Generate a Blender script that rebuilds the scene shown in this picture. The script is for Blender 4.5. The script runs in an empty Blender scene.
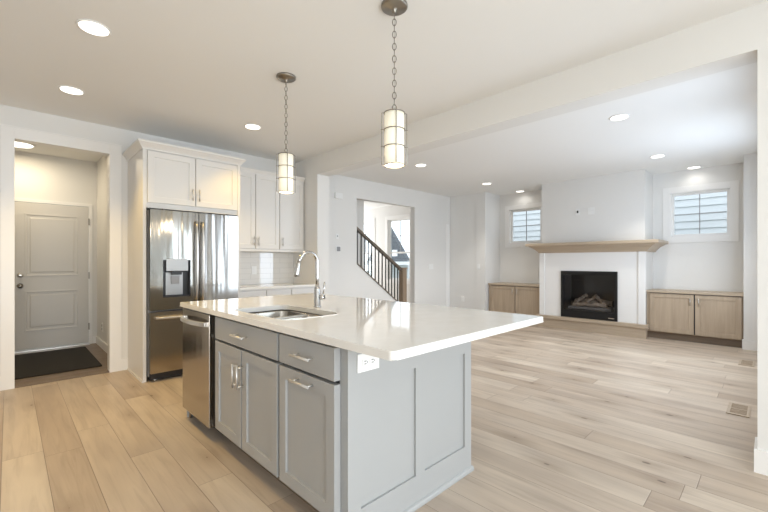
import bpy, bmesh, math, random
from mathutils import Vector, Matrix
random.seed(4)
S = bpy.context.scene
COL = S.collection
PI = math.pi

# ------------------------------------------------------------------ camera
FX, FY = 0.7002, 0.7140
cd = bpy.data.cameras.new('camera'); cam = bpy.data.objects.new('camera', cd); COL.objects.link(cam)
cam.location = (0, 0, 1.23)
cam.rotation_euler = Vector((FX, FY, 0)).to_track_quat('-Z', 'Y').to_euler()
cd.sensor_width = 36; cd.lens = 36*383/768; cd.shift_y = 6/768; cd.clip_start = 0.02; cd.clip_end = 200
S.camera = cam

# ------------------------------------------------------------------ exposure, sky, sun, daylight at the windows, added front room fill
S.view_settings.view_transform = 'Standard'
try: S.view_settings.look = 'None'
except Exception: pass
S.view_settings.gamma = 1; S.view_settings.use_curve_mapping = False
S.view_settings.exposure = 0.05
S.cycles.max_bounces = 10; S.cycles.diffuse_bounces = 6; S.cycles.glossy_bounces = 5
S.cycles.transparent_max_bounces = 12; S.cycles.sample_clamp_indirect = 6
S.cycles.caustics_reflective = False; S.cycles.caustics_refractive = False
W = bpy.data.worlds.new('sky'); S.world = W; W.use_nodes = True
bg = W.node_tree.nodes['Background']; bg.inputs['Color'].default_value = (0.86, 0.93, 1.0, 1); bg.inputs['Strength'].default_value = 2.2

COOL = (0.86, 0.93, 1.0)
WARM = (1.0, 0.65, 0.16)
def area(name, loc, direction, sx, sy, power, color=COOL, spread=PI):
    ld = bpy.data.lights.new(name, 'AREA'); ld.shape = 'RECTANGLE'; ld.size = sx; ld.size_y = sy
    ld.energy = power; ld.color = color; ld.spread = spread
    o = bpy.data.objects.new(name, ld); COL.objects.link(o); o.location = loc
    o.rotation_euler = Vector(direction).to_track_quat('-Z', 'Y').to_euler()
    return o
area('daylight_patio_door', (0.0, -3.0, 1.15), (0, 1, 0), 2.6, 2.1, 142, (0.90, 0.96, 1.0))
area('daylight_dining_window', (3.23, -1.75, 1.3), (-1, 0, 0), 2.0, 1.4, 62, (0.72, 0.88, 1.0))
area('daylight_family_window', (5.9, -0.06, 1.45), (0, 1, 0), 1.5, 1.7, 40, (0.70, 0.83, 1.0))
area('daylight_family_side_window', (3.98, -0.06, 1.45), (0, 1, 0), 1.0, 1.7, 26, (0.70, 0.83, 1.0))
area('front_room_fill', (6.4, 9.45, 1.4), (0, -1, 0), 1.6, 2.2, 75, (0.95, 0.98, 1.0))  # added lamp that brightens the front room; the wall behind it has no door

# ------------------------------------------------------------------ material helpers
def mat(name, color, rough=0.5, metal=0.0, spec=0.5, emit=None, estr=0.0, coat=0.0):
    m = bpy.data.materials.new(name); m.use_nodes = True
    b = m.node_tree.nodes['Principled BSDF']
    b.inputs['Base Color'].default_value = (*color, 1); b.inputs['Roughness'].default_value = rough
    b.inputs['Metallic'].default_value = metal; b.inputs['Specular IOR Level'].default_value = spec
    b.inputs['Coat Weight'].default_value = coat
    if emit: b.inputs['Emission Color'].default_value = (*emit, 1); b.inputs['Emission Strength'].default_value = estr
    return m
class NT:
    def __init__(s, m): s.m = m; s.t = m.node_tree; s.N = s.t.nodes; s.L = s.t.links; s.b = s.N['Principled BSDF']
    def n(s, typ, **kw):
        x = s.N.new(typ)
        for k, v in kw.items(): setattr(x, k, v)
        return x
    def put(s, sock, v):
        if isinstance(v, bpy.types.NodeSocket): s.L.new(v, sock)
        else: sock.default_value = v
    def math(s, op, a, b=0.0, c=None):
        x = s.n('ShaderNodeMath', operation=op); s.put(x.inputs[0], a); s.put(x.inputs[1], b)
        if c is not None: s.put(x.inputs[2], c)
        return x.outputs[0]
    def xyz(s):
        tc = s.n('ShaderNodeTexCoord'); sp = s.n('ShaderNodeSeparateXYZ'); s.L.new(tc.outputs['Object'], sp.inputs[0])
        return sp.outputs[0], sp.outputs[1], sp.outputs[2]
    def comb(s, x, y, z):
        c = s.n('ShaderNodeCombineXYZ'); s.put(c.inputs[0], x); s.put(c.inputs[1], y); s.put(c.inputs[2], z); return c.outputs[0]
    def noise(s, vec, scale=1.0, detail=3.0, rough=0.5, dist=0.0):
        x = s.n('ShaderNodeTexNoise'); s.L.new(vec, x.inputs['Vector']); x.inputs['Scale'].default_value = scale
        x.inputs['Detail'].default_value = detail; x.inputs['Roughness'].default_value = rough; x.inputs['Distortion'].default_value = dist
        return x.outputs['Fac']
    def ramp(s, fac, stops):
        r = s.n('ShaderNodeValToRGB'); s.L.new(fac, r.inputs[0]); e = r.color_ramp.elements
        while len(e) < len(stops): e.new(0.5)
        for i, (p, c) in enumerate(stops): e[i].position = p; e[i].color = (*c, 1)
        return r.outputs[0]
    def mix(s, fac, a, b, mode='MIX'):
        x = s.n('ShaderNodeMix', data_type='RGBA', blend_type=mode); s.put(x.inputs[0], fac); s.put(x.inputs[6], a); s.put(x.inputs[7], b)
        return x.outputs[2]
    def bump(s, h, strength=0.2, dist=0.01):
        x = s.n('ShaderNodeBump'); x.inputs['Strength'].default_value = strength; x.inputs['Distance'].default_value = dist
        s.L.new(h, x.inputs['Height']); s.L.new(x.outputs[0], s.b.inputs['Normal'])
    def color(s, c): s.L.new(c, s.b.inputs['Base Color'])

def paint(name, c, rough=0.6, spec=0.3):
    m = mat(name, c, rough, spec=spec); t = NT(m); x, y, z = t.xyz()
    n = t.noise(t.comb(x, y, z), 55.0, 2.0); t.bump(n, 0.04, 0.002); return m
M = {}
M['wall'] = paint('wall_paint', (0.765, 0.755, 0.735))
M['ceiling'] = paint('ceiling_paint', (0.84, 0.835, 0.82), 0.8)
M['trim'] = mat('white_trim_paint', (0.84, 0.83, 0.815), 0.35)
M['cabinet'] = mat('white_cabinet_paint', (0.73, 0.71, 0.68), 0.35)
M['island'] = mat('grey_cabinet_paint', (0.38, 0.385, 0.385), 0.38)
M['gap'] = mat('dark_shadow_gap', (0.03, 0.03, 0.032), 0.7)
M['quartz'] = mat('white_quartz', (0.84, 0.82, 0.79), 0.06, spec=0.6)
t = NT(M['quartz']); x, y, z = t.xyz()
t.color(t.ramp(t.noise(t.comb(x, y, z), 9.0, 6.0, 0.65), [(0.35, (0.82, 0.80, 0.765)), (0.7, (0.87, 0.855, 0.83))]))
M['nickel'] = mat('brushed_nickel', (0.62, 0.60, 0.57), 0.28, 1.0)
M['satin_nickel'] = mat('satin_nickel', (0.74, 0.73, 0.71), 0.42, 0.85)
M['chrome'] = mat('polished_chrome', (0.55, 0.545, 0.54), 0.10, 1.0)
M['dark_nickel'] = mat('aged_nickel', (0.30, 0.275, 0.24), 0.3, 1.0)
M['black'] = mat('black_plastic', (0.018, 0.018, 0.02), 0.35)
M['black_metal'] = mat('black_metal', (0.012, 0.012, 0.013), 0.4, 0.3)
M['iron'] = mat('dark_iron', (0.05, 0.047, 0.045), 0.45, 0.4)
M['plastic'] = mat('white_plastic', (0.83, 0.83, 0.82), 0.35)
M['grey_plastic'] = mat('grey_plastic', (0.30, 0.30, 0.31), 0.4)
M['door_paint'] = mat('beige_door_paint', (0.62, 0.60, 0.57), 0.4)
M['rubber_mat'] = mat('black_mat', (0.012, 0.010, 0.009), 0.9)
t = NT(M['rubber_mat']); x, y, z = t.xyz(); t.bump(t.noise(t.comb(x, y, z), 160.0, 2.0), 0.5, 0.004)

def steel(name, base, rough, waves, fx=9.0, fz=0.9):
    m = mat(name, base, rough, 1.0); t = NT(m); x, y, z = t.xyz()
    n = t.noise(t.comb(t.math('MULTIPLY', t.math('ADD', x, y), fx), 0.0, t.math('MULTIPLY', z, fz)), 1.0, 2.0)
    t.bump(n, 1.0, waves)
    br = t.noise(t.comb(t.math('MULTIPLY', x, 3.0), t.math('MULTIPLY', y, 3.0), t.math('MULTIPLY', z, 400.0)), 1.0, 2.0)
    t.L.new(t.math('MULTIPLY_ADD', br, 0.08, rough-0.04), t.b.inputs['Roughness'])
    return m
M['steel'] = steel('stainless_steel', (0.40, 0.385, 0.36), 0.11, 0.007, 6.0, 0.3)
M['steel_flat'] = steel('stainless_steel_smooth', (0.46, 0.42, 0.37), 0.16, 0.001)
M['sink_steel'] = mat('sink_steel', (0.36, 0.335, 0.30), 0.2, 1.0); M['grey_steel'] = mat('satin_steel', (0.36, 0.355, 0.35), 0.35, 0.8)

def planks(name):
    m = mat(name, (0.5, 0.4, 0.3), 0.38, spec=0.45); t = NT(m); x, y, z = t.xyz(); w = 0.1925; L = 1.85
    u = t.math('DIVIDE', t.math('SUBTRACT', x, 0.163), w); row = t.math('FLOOR', u); fu = t.math('SUBTRACT', u, row)
    wn = t.n('ShaderNodeTexWhiteNoise', noise_dimensions='1D'); t.L.new(row, wn.inputs['W'])
    v = t.math('ADD', t.math('DIVIDE', y, L), t.math('MULTIPLY', wn.outputs['Value'], 7.31)); colm = t.math('FLOOR', v); fv = t.math('SUBTRACT', v, colm)
    wid = t.n('ShaderNodeTexWhiteNoise', noise_dimensions='2D'); t.L.new(t.comb(row, colm, 0.0), wid.inputs['Vector']); pid = wid.outputs['Value']
    base = t.ramp(pid, [(0.0, (0.46, 0.37, 0.29)), (0.35, (0.52, 0.43, 0.345)), (0.7, (0.57, 0.48, 0.39)), (1.0, (0.61, 0.525, 0.43))])
    sh = t.math('MULTIPLY', pid, 37.0)
    g = t.noise(t.comb(t.math('MULTIPLY', x, 26.0), t.math('MULTIPLY_ADD', y, 1.6, sh), sh), 1.0, 5.0, 0.6, 0.9)
    col = t.mix(0.55, base, t.ramp(g, [(0.25, (0.66, 0.62, 0.58)), (0.5, (0.98, 0.97, 0.96)), (0.8, (1.12, 1.12, 1.1))]), 'MULTIPLY')
    b2 = t.noise(t.comb(t.math('MULTIPLY', x, 6.0), t.math('MULTIPLY_ADD', y, 1.1, sh), sh), 1.0, 2.0)
    col = t.mix(0.75, col, t.ramp(b2, [(0.3, (0.74, 0.72, 0.72)), (0.65, (1.05, 1.05, 1.04))]), 'MULTIPLY')
    vo = t.n('ShaderNodeTexVoronoi', feature='F1', voronoi_dimensions='2D'); t.L.new(t.comb(t.math('MULTIPLY', x, 4.2), t.math('MULTIPLY', y, 1.7), 0.0), vo.inputs['Vector']); vo.inputs['Scale'].default_value = 1.0
    rs = t.n('ShaderNodeSeparateColor'); t.L.new(vo.outputs['Color'], rs.inputs[0])
    kd = t.math('ADD', vo.outputs['Distance'], t.math('MULTIPLY', t.noise(t.comb(x, y, 0.0), 30.0), 0.05))
    knot = t.math('MULTIPLY', t.math('LESS_THAN', kd, t.math('MULTIPLY_ADD', rs.outputs[1], 0.04, 0.03)), t.math('GREATER_THAN', rs.outputs[0], 0.58))
    halo = t.math('MULTIPLY', t.math('SUBTRACT', 1.0, t.math('MINIMUM', 1.0, t.math('DIVIDE', kd, 0.36))), t.math('GREATER_THAN', rs.outputs[0], 0.58))
    col = t.mix(t.math('MULTIPLY', halo, 0.5), col, (0.22, 0.15, 0.10, 1))
    col = t.mix(t.math('MULTIPLY', knot, 0.65), col, (0.10, 0.07, 0.05, 1))
    e1 = t.math('MULTIPLY', t.math('MINIMUM', fu, t.math('SUBTRACT', 1.0, fu)), w)
    e2 = t.math('MULTIPLY', t.math('MINIMUM', fv, t.math('SUBTRACT', 1.0, fv)), L)
    ed = t.math('MINIMUM', e1, e2); seam = t.math('LESS_THAN', ed, 0.0016)
    col = t.mix(t.math('MULTIPLY', seam, 0.6), col, (0.12, 0.08, 0.05, 1)); t.color(col)
    t.bump(t.math('MINIMUM', ed, 0.003), 0.6, 0.6)
    return m
M['floor'] = planks('oak_planks')

def wood(name, light, dark, axis='z', rough=0.45):
    m = mat(name, light, rough); t = NT(m); x, y, z = t.xyz()
    k = {'x': (1.5, 22, 22), 'y': (22, 1.5, 22), 'z': (22, 22, 1.5)}[axis]
    g = t.noise(t.comb(t.math('MULTIPLY', x, k[0]), t.math('MULTIPLY', y, k[1]), t.math('MULTIPLY', z, k[2])), 1.0, 5.0, 0.6, 0.6)
    t.color(t.ramp(g, [(0.3, dark), (0.7, light)])); return m
M['oak_z'] = wood('oak_vertical', (0.47, 0.37, 0.27), (0.38, 0.295, 0.21), 'z')
M['oak_y'] = wood('oak_along_mantel', (0.51, 0.41, 0.305), (0.42, 0.335, 0.245), 'y')
M['newel'] = wood('stained_oak', (0.33, 0.25, 0.18), (0.24, 0.175, 0.12), 'z')
M['rail'] = wood('dark_stained_oak', (0.20, 0.165, 0.13), (0.14, 0.11, 0.085), 'x')
M['toe'] = wood('toe_kick_wood', (0.22, 0.16, 0.11), (0.16, 0.115, 0.08), 'y')
M['threshold'] = wood('threshold_wood', (0.20, 0.145, 0.10), (0.14, 0.10, 0.07), 'x')
m = M['tile'] = mat('brown_floor_tile', (0.15, 0.11, 0.08), 0.35); t = NT(m); x, y, z = t.xyz()
t.color(t.ramp(t.noise(t.comb(x, t.math('MULTIPLY', y, 3.0), 0.0), 5.0, 5.0), [(0.3, (0.11, 0.075, 0.05)), (0.7, (0.22, 0.16, 0.11))]))
m = M['subway'] = mat('glossy_subway_tile', (0.8, 0.79, 0.77), 0.04, spec=0.8); t = NT(m); x, y, z = t.xyz()
br = t.n('ShaderNodeTexBrick'); t.L.new(t.comb(x, z, 0.0), br.inputs['Vector']); br.inputs['Scale'].default_value = 1.0
br.inputs['Brick Width'].default_value = 0.305; br.inputs['Row Height'].default_value = 0.076; br.inputs['Mortar Size'].default_value = 0.002
br.inputs['Color1'].default_value = (0.80, 0.785, 0.76, 1); br.inputs['Color2'].default_value = (0.77, 0.755, 0.73, 1); br.inputs['Mortar'].default_value = (0.62, 0.61, 0.59, 1)
t.color(br.outputs['Color']); t.bump(t.math('SUBTRACT', 1.0, br.outputs['Fac']), 0.3, 0.002)
m = M['siding'] = mat('pale_lap_siding', (0.66, 0.685, 0.70), 0.6); M['siding_trim'] = mat('white_exterior_trim', (0.9, 0.9, 0.9), 0.5)
m = M['shingle'] = mat('dark_shingles', (0.10, 0.11, 0.125), 0.9); t = NT(m); x, y, z = t.xyz()
t.color(t.ramp(t.noise(t.comb(x, y, t.math('MULTIPLY', z, 6.0)), 3.0, 3.0), [(0.3, (0.08, 0.09, 0.10)), (0.7, (0.15, 0.16, 0.175))]))
M['grass'] = mat('pale_ground', (0.35, 0.37, 0.33), 0.9)
M['shade'] = mat('glowing_linen_shade', (0.85, 0.82, 0.72), 0.8, emit=(1.0, 0.90, 0.66), estr=0.36)
t = NT(M['shade']); x, y, z = t.xyz(); a = t.math('ARCTAN2', y, x)
t.bump(t.noise(t.comb(t.math('MULTIPLY', a, 12.0), z, 0.0), 8.0, 2.0), 0.2, 0.002)
M['bulb'] = mat('glowing_diffuser', (0.9, 0.9, 0.9), 0.5, emit=(1.0, 0.97, 0.88), estr=1.6)
M['can'] = mat('can_light_lens', (0.9, 0.9, 0.9), 0.5, emit=(1.0, 0.95, 0.86), estr=2.4)
M['log'] = mat('ceramic_log', (0.16, 0.12, 0.09), 0.9); t = NT(M['log']); x, y, z = t.xyz()
t.color(t.ramp(t.noise(t.comb(x, y, z), 14.0, 4.0), [(0.35, (0.20, 0.155, 0.115)), (0.7, (0.52, 0.43, 0.34))]))
M['ember'] = mat('grey_ember_bed', (0.2, 0.19, 0.18), 0.95)
def glass(name, tint=(1, 1, 1), refl=0.08):
    m = bpy.data.materials.new(name); m.use_nodes = True; N = m.node_tree.nodes; L = m.node_tree.links
    N.remove(N['Principled BSDF']); tr = N.new('ShaderNodeBsdfTransparent'); tr.inputs[0].default_value = (*tint, 1)
    gl = N.new('ShaderNodeBsdfGlossy'); gl.inputs['Roughness'].default_value = 0.02; mx = N.new('ShaderNodeMixShader')
    mx.inputs[0].default_value = 0.03; L.new(tr.outputs[0], mx.inputs[1]); L.new(gl.outputs[0], mx.inputs[2])
    L.new(mx.outputs[0], N['Material Output'].inputs[0]); return m
M['glass'] = glass('window_glass', (0.97, 0.985, 0.99)); M['fireglass'] = glass('smoked_fire_glass', (0.8, 0.8, 0.81))

# ------------------------------------------------------------------ mesh helpers (all shapes are given in room coordinates)
def box(bm, x0, y0, z0, x1, y1, z1, bev=0.0):
    g = bmesh.ops.create_cube(bm, size=1.0); vs = g['verts']
    for v in vs:
        v.co = Vector(((x0+x1)/2 + v.co.x*(x1-x0), (y0+y1)/2 + v.co.y*(y1-y0), (z0+z1)/2 + v.co.z*(z1-z0)))
    if bev:
        es = list({e for v in vs for e in v.link_edges})
        bmesh.ops.bevel(bm, geom=es, offset=bev, segments=2, affect='EDGES', profile=0.7)
def tube(bm, pts, r, seg=10, cap=True):
    pts = [Vector(p) for p in pts]; rs = r if isinstance(r, (list, tuple)) else [r]*len(pts); rings = []
    up = None
    for i, p in enumerate(pts):
        d = (pts[min(i+1, len(pts)-1)] - pts[max(i-1, 0)]).normalized()
        if up is None: up = d.orthogonal().normalized()
        up = (up - d*up.dot(d)).normalized(); s = d.cross(up)
        rings.append([bm.verts.new(p + (up*math.cos(2*PI*k/seg) + s*math.sin(2*PI*k/seg))*rs[i]) for k in range(seg)])
    for a, b in zip(rings, rings[1:]):
        for k in range(seg):
            f = bm.faces.new((a[k], a[(k+1) % seg], b[(k+1) % seg], b[k])); f.smooth = True
    if cap: bm.faces.new(rings[0][::-1]); bm.faces.new(rings[-1])
def ring(bm, c, rad, r, n=32, seg=6, u=(1, 0, 0), v=(0, 1, 0), ru=None):
    c = Vector(c); u = Vector(u); v = Vector(v); nrm = u.cross(v).normalized(); ru = ru or rad; rr = []
    for i in range(n):
        a = 2*PI*i/n; p = c + u*ru*math.cos(a) + v*rad*math.sin(a); o = (p-c).normalized()
        rr.append([bm.verts.new(p + (o*math.cos(2*PI*k/seg) + nrm*math.sin(2*PI*k/seg))*r) for k in range(seg)])
    for i in range(n):
        a, b = rr[i], rr[(i+1) % n]
        for k in range(seg):
            f = bm.faces.new((a[k], b[k], b[(k+1) % seg], a[(k+1) % seg])); f.smooth = True
def lathe(bm, c, prof, n=32, axis='z'):
    c = Vector(c); rr = []
    for (r, h) in prof:
        row = []
        for i in range(n):
            a = 2*PI*i/n; q = (r*math.cos(a), r*math.sin(a), h)
            q = {'z': q, 'y': (q[0], q[2], q[1]), 'x': (q[2], q[0], q[1])}[axis]
            row.append(bm.verts.new(c + Vector(q)))
        rr.append(row)
    for a, b in zip(rr, rr[1:]):
        for i in range(n):
            f = bm.faces.new((a[i], a[(i+1) % n], b[(i+1) % n], b[i])); f.smooth = True
    bm.faces.new(rr[0][::-1]); bm.faces.new(rr[-1])
def rrect(x0, y0, x1, y1, r, n=5):
    rs = r if isinstance(r, (list, tuple)) else [r]*4; out = []
    for (cx, cy, a0, q) in ((x0, y0, PI, 0), (x1, y0, 1.5*PI, 1), (x1, y1, 0, 2), (x0, y1, PI/2, 3)):
        rr = rs[q]; ccx = cx + (rr if cx == x0 else -rr); ccy = cy + (rr if cy == y0 else -rr)
        for k in range(n+1): a = a0 + PI/2*k/n; out.append((ccx + rr*math.cos(a), ccy + rr*math.sin(a)))
    return out
def plate(bm, outer, holes, h0, h1, mp=lambda a, b, h: (a, b, h)):
    """a slab with holes: outline in (a,b), thickness h0..h1, mapped to room axes by mp"""
    for h in (h0, h1):
        edges = []
        for lp in [outer] + holes:
            vs = [bm.verts.new(mp(a, b, h)) for a, b in lp]
            edges += [bm.edges.new((vs[i], vs[(i+1) % len(vs)])) for i in range(len(vs))]
        bmesh.ops.triangle_fill(bm, edges=edges, use_beauty=True)
    for lp in [outer] + holes:
        n = len(lp)
        A = [bm.verts.new(mp(a, b, h0)) for a, b in lp]; B = [bm.verts.new(mp(a, b, h1)) for a, b in lp]
        for i in range(n): bm.faces.new((A[i], A[(i+1) % n], B[(i+1) % n], B[i]))
    bmesh.ops.remove_doubles(bm, verts=bm.verts, dist=1e-5)
def prism(bm, pts, h0, h1, mp=lambda a, b, h: (a, b, h)): plate(bm, pts, [], h0, h1, mp)
XZ = lambda y: (lambda a, b, h: (a, h, b))     # outline in x,z, thickness along y
XZm = lambda a, b, h: (a, h, b)
YZm = lambda a, b, h: (h, a, b)
def panel_front(bm, a0, b0, a1, b1, face, back, mp, rail=0.055, depth=0.008, slope=0.003, raise_=0.0):
    """a framed (shaker) front: outer rectangle at 'face', recessed field inside the rails"""
    s = 1 if face > back else -1
    def loop(d, h): return [bm.verts.new(mp(a, b, h)) for a, b in ((a0+d, b0+d), (a1-d, b0+d), (a1-d, b1-d), (a0+d, b1-d))]
    e = 0.0015
    loops = [loop(0, back), loop(0, face-s*e), loop(e, face), loop(rail, face), loop(rail+slope, face-s*depth)]
    if raise_: loops += [loop(rail+raise_*0.4, face-s*depth), loop(rail+raise_, face-s*0.001)]
    for A, B in zip(loops, loops[1:]):
        for i in range(4): bm.faces.new((A[i], A[(i+1) % 4], B[(i+1) % 4], B[i]))
    bm.faces.new(loops[0][::-1]); bm.faces.new(loops[-1])
def pull(bm, p, q, out, r=0.006, stand=0.03, wide=0.62):
    """bar pull from p to q standing off along 'out'"""
    p, q, o = Vector(p), Vector(q), Vector(out)*stand
    tube(bm, [p+o, q+o], r, 10)
    mid = (p+q)/2; h = (q-p)*wide/2
    for c in (mid-h, mid+h): tube(bm, [c, c+o*0.9], r*0.5, 8)

WLOC = {}
def link(name, bm, m, parent=None, smooth=False):
    bmesh.ops.recalc_face_normals(bm, faces=bm.faces)
    base = WLOC.get(parent.name, Vector()) if parent else Vector()
    me = bpy.data.meshes.new(name)
    if base.length: bmesh.ops.translate(bm, verts=bm.verts, vec=-base)
    bm.to_mesh(me); bm.free(); me.materials.append(M[m] if isinstance(m, str) else m)
    o = bpy.data.objects.new(name, me); COL.objects.link(o)
    if parent: o.parent = parent; WLOC[o.name] = base
    return o
def obj(name, m, parent, fn, *a, **k):
    bm = bmesh.new(); fn(bm, *a, **k); return link(name, bm, m, parent)
def boxes(name, m, parent, lst, bev=0.0):
    bm = bmesh.new()
    for b in lst: box(bm, *b, bev)
    return link(name, bm, m, parent)
def tag(o, label, cat, group=None):
    o['label'] = label; o['category'] = cat
    if group: o['group'] = group
    return o
def thing(name, loc, label, cat, group=None):
    o = bpy.data.objects.new(name, None); COL.objects.link(o); o.location = loc; o.empty_display_size = 0.1
    WLOC[o.name] = Vector(loc); return tag(o, label, cat, group)
def struct(name, m, lst, bev=0.0):
    o = boxes(name, m, None, lst, bev); o['kind'] = 'structure'; return o
def dup(root, loc, label):
    r = root.copy(); COL.objects.link(r); r.location = loc; r['label'] = label
    for ch in list(root.children):
        c = ch.copy(); COL.objects.link(c); c.parent = r
        for g in list(ch.children):
            d = g.copy(); COL.objects.link(d); d.parent = c
    return r

CE = 2.74
# ------------------------------------------------------------------ the shell
struct('floor', 'floor', [(-2.6, -3.0, -0.1, 3.33, 5.2, 0), (3.33, -0.1, -0.1, 8.05, 5.42, 0), (3.1, 5.42, -0.1, 7.5, 9.5, 0)])
struct('floor_mudroom', 'tile', [(-1.2, 5.2, -0.1, 1.1, 7.3, 0.003)])
struct('ceiling', 'ceiling', [(-2.7, -3.1, CE, 8.1, 9.6, CE+0.1)])
YK = 5.19
struct('wall_kitchen', 'wall', [(-2.7, YK, 0, 0.03, YK+0.12, CE), (0.03, YK, 2.445, 0.815, YK+0.12, CE), (0.815, YK, 0, 3.33, YK+0.12, CE)])
struct('wall_stub', 'wall', [(3.13, 4.54, 0, 3.33, YK, CE)])
struct('trim_beam', 'wall', [(3.13, 0.07, 2.475, 3.33, 4.54, CE)])['label'] = 'white dropped ceiling beam between kitchen and family room'
struct('wall_dining', 'wall', [(3.13, -3.1, 0, 3.33, -2.45, CE), (3.13, -1.05, 0, 3.33, 0.07, CE), (3.13, -2.45, 0, 3.33, -1.05, 0.3), (3.13, -2.45, 2.3, 3.33, -1.05, CE)])
struct('wall_rear', 'wall', [(-2.7, -3.12, 0, -1.3, -3.0, CE), (1.3, -3.12, 0, 3.13, -3.0, CE), (-1.3, -3.12, 2.2, 1.3, -3.0, CE)])
struct('wall_left', 'wall', [(-2.72, -3.1, 0, -2.6, YK+0.1, CE)])
struct('wall_family', 'wall', [(3.33, -0.12, 0, 3.48, 0.03, CE), (6.65, -0.12, 0, 8.09, 0.03, CE), (4.48, -0.12, 0, 5.15, 0.03, CE), (3.48, -0.12, 0, 4.48, 0.03, 0.6), (3.48, -0.12, 2.3, 4.48, 0.03, CE), (5.15, -0.12, 0, 6.65, 0.03, 0.6), (5.15, -0.12, 2.3, 6.65, 0.03, CE)])
# stair wall, with a sloping knee wall under the railing
bm = bmesh.new()
box(bm, 3.33, 5.3, 0, 4.507, 5.42, CE); box(bm, 4.507, 5.3, 2.385, 6.10, 5.42, CE); box(bm, 6.10, 5.3, 0, 7.35, 5.42, CE)
prism(bm, [(4.507, 0), (5.735, 0), (5.735, 0.305), (4.507, 1.19)], 5.3, 5.42, XZm)
o = link('wall_stair', bm, 'wall'); o['kind'] = 'structure'
bm = bmesh.new()
prism(bm, [(4.507, 1.19), (5.735, 0.305), (5.735, 0.33), (4.507, 1.215)], 5.285, 5.435, XZm)
o = link('trim_stair', bm, 'rail'); o['kind'] = 'structure'
struct('wall_stairwell', 'wall', [(3.2, 6.32, 0, 5.58, 6.42, CE)])
struct('wall_hall', 'wall', [(7.35, 4.365, 0, 7.47, 6.55, CE), (7.35, 7.35, 0, 7.47, 7.95, CE), (7.35, 8.7, 0, 7.47, 9.6, CE),
        (7.35, 6.55, 0, 7.47, 7.35, 0.75), (7.35, 6.55, 2.37, 7.47, 7.35, CE), (7.35, 7.95, 0, 7.47, 8.7, 0.75), (7.35, 7.95, 2.37, 7.47, 8.7, CE),
        (7.335, 4.365, 0, 7.35, 4.6, CE)])
struct('wall_front', 'wall', [(3.1, 9.5, 0, 7.5, 9.6, CE)])
struct('wall_stairhall', 'wall', [(3.1, 5.42, 0, 3.2, 9.6, CE)])
# niches either side of the chimney breast
XN = 7.97
def niche_wall(name, y0, y1, wy0, wy1, wz0, wz1, extra):
    struct(name, 'wall', [(XN, y0, 0, XN+0.12, wy0, CE), (XN, wy1, 0, XN+0.12, y1, CE), (XN, wy0, 0, XN+0.12, wy1, wz0), (XN, wy0, wz1, XN+0.12, wy1, CE)] + extra)
niche_wall('wall_niche_left', 3.16, 4.365, 3.42, 4.14, 1.645, 2.385, [(7.47, 4.365, 0, XN+0.12, 4.485, CE)])
niche_wall('wall_niche_right', 0.03, 1.475, 0.475, 1.235, 1.645, 2.385, [])
struct('wall_pier', 'wall', [(7.385, 0.03, 0, XN, 0.305, CE)])
struct('wall_chimney', 'wall', [(7.38, 1.475, 0, XN+0.12, 1.88, CE), (7.38, 2.755, 0, XN+0.12, 3.16, CE), (7.38, 1.88, 1.05, XN+0.12, 2.755, CE), (7.38, 1.88, 0, XN+0.12, 2.755, 0.235)])
# mudroom
struct('wall_mudroom_right', 'wall', [(0.96, YK+0.12, 0, 1.08, 7.2, CE)])
struct('wall_mudroom_back', 'wall', [(-1.2, 7.2, 0, -0.06, 7.32, CE), (0.865, 7.2, 0, 1.08, 7.32, CE), (-0.06, 7.2, 2.06, 0.865, 7.32, CE)])
struct('wall_mudroom_left', 'wall', [(-1.3, YK+0.12, 0, -1.2, 7.3, CE)])
struct('trim_threshold', 'threshold', [(0.043, 5.185, 0, 0.803, 5.33, 0.012)], 0.003)
# casings and baseboards
struct('trim_opening', 'trim', [(-0.055, 5.172, 0, 0.043, YK, 2.54), (0.803, 5.172, 0, 0.913, YK, 2.54), (0.043, 5.172, 2.432, 0.803, YK, 2.54),
        (0.03, YK, 0, 0.043, YK+0.12, 2.432), (0.803, YK, 0, 0.815, YK+0.12, 2.432), (0.03, YK, 2.432, 0.815, YK+0.12, 2.445), (-0.06, 5.168, 2.5401, 0.918, YK, 2.552)], 0.002)
BB = 0.135
struct('baseboard_kitchen', 'trim', [(0.913, 5.175, 0, 0.976, YK, BB), (-2.6, 5.175, 0, -0.055, YK, BB)], 0.002)
struct('baseboard_post', 'trim', [(3.115, -0.6, 0, 3.13, 0.085, BB), (3.13, 0.07, 0, 3.345, 0.085, BB)], 0.002)
struct('baseboard_pier', 'trim', [(7.37, 0.03, 0, 7.385, 0.32, BB), (7.385, 0.305, 0, 7.45, 0.32, BB)], 0.002)
struct('baseboard_mudroom', 'trim', [(0.945, 5.31, 0, 0.96, 7.2, 0.11), (0.905, 7.185, 0, 0.945, 7.2, 0.11)], 0.002)
struct('baseboard_stair', 'trim', [(3.35, 5.285, 0, 5.69, 5.3, BB), (6.10, 5.285, 0, 7.185, 5.3, BB)], 0.002)
struct('baseboard_hall', 'trim', [(7.32, 4.36, 0, 7.335, 5.28, BB)], 0.002)
struct('trim_hall', 'trim', [(7.19, 5.286, 0, 7.30, 5.3, 2.1), (7.30, 5.29, 0, 7.335, 5.3, CE)], 0.002)
struct('trim_mudroom_door', 'trim', [(0.86, 7.185, 0, 0.90, 7.2, 2.1), (-0.055, 7.185, 2.055, 0.86, 7.2, 2.1), (-0.1, 7.185, 0, -0.055, 7.2, 2.1)], 0.002)

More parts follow.
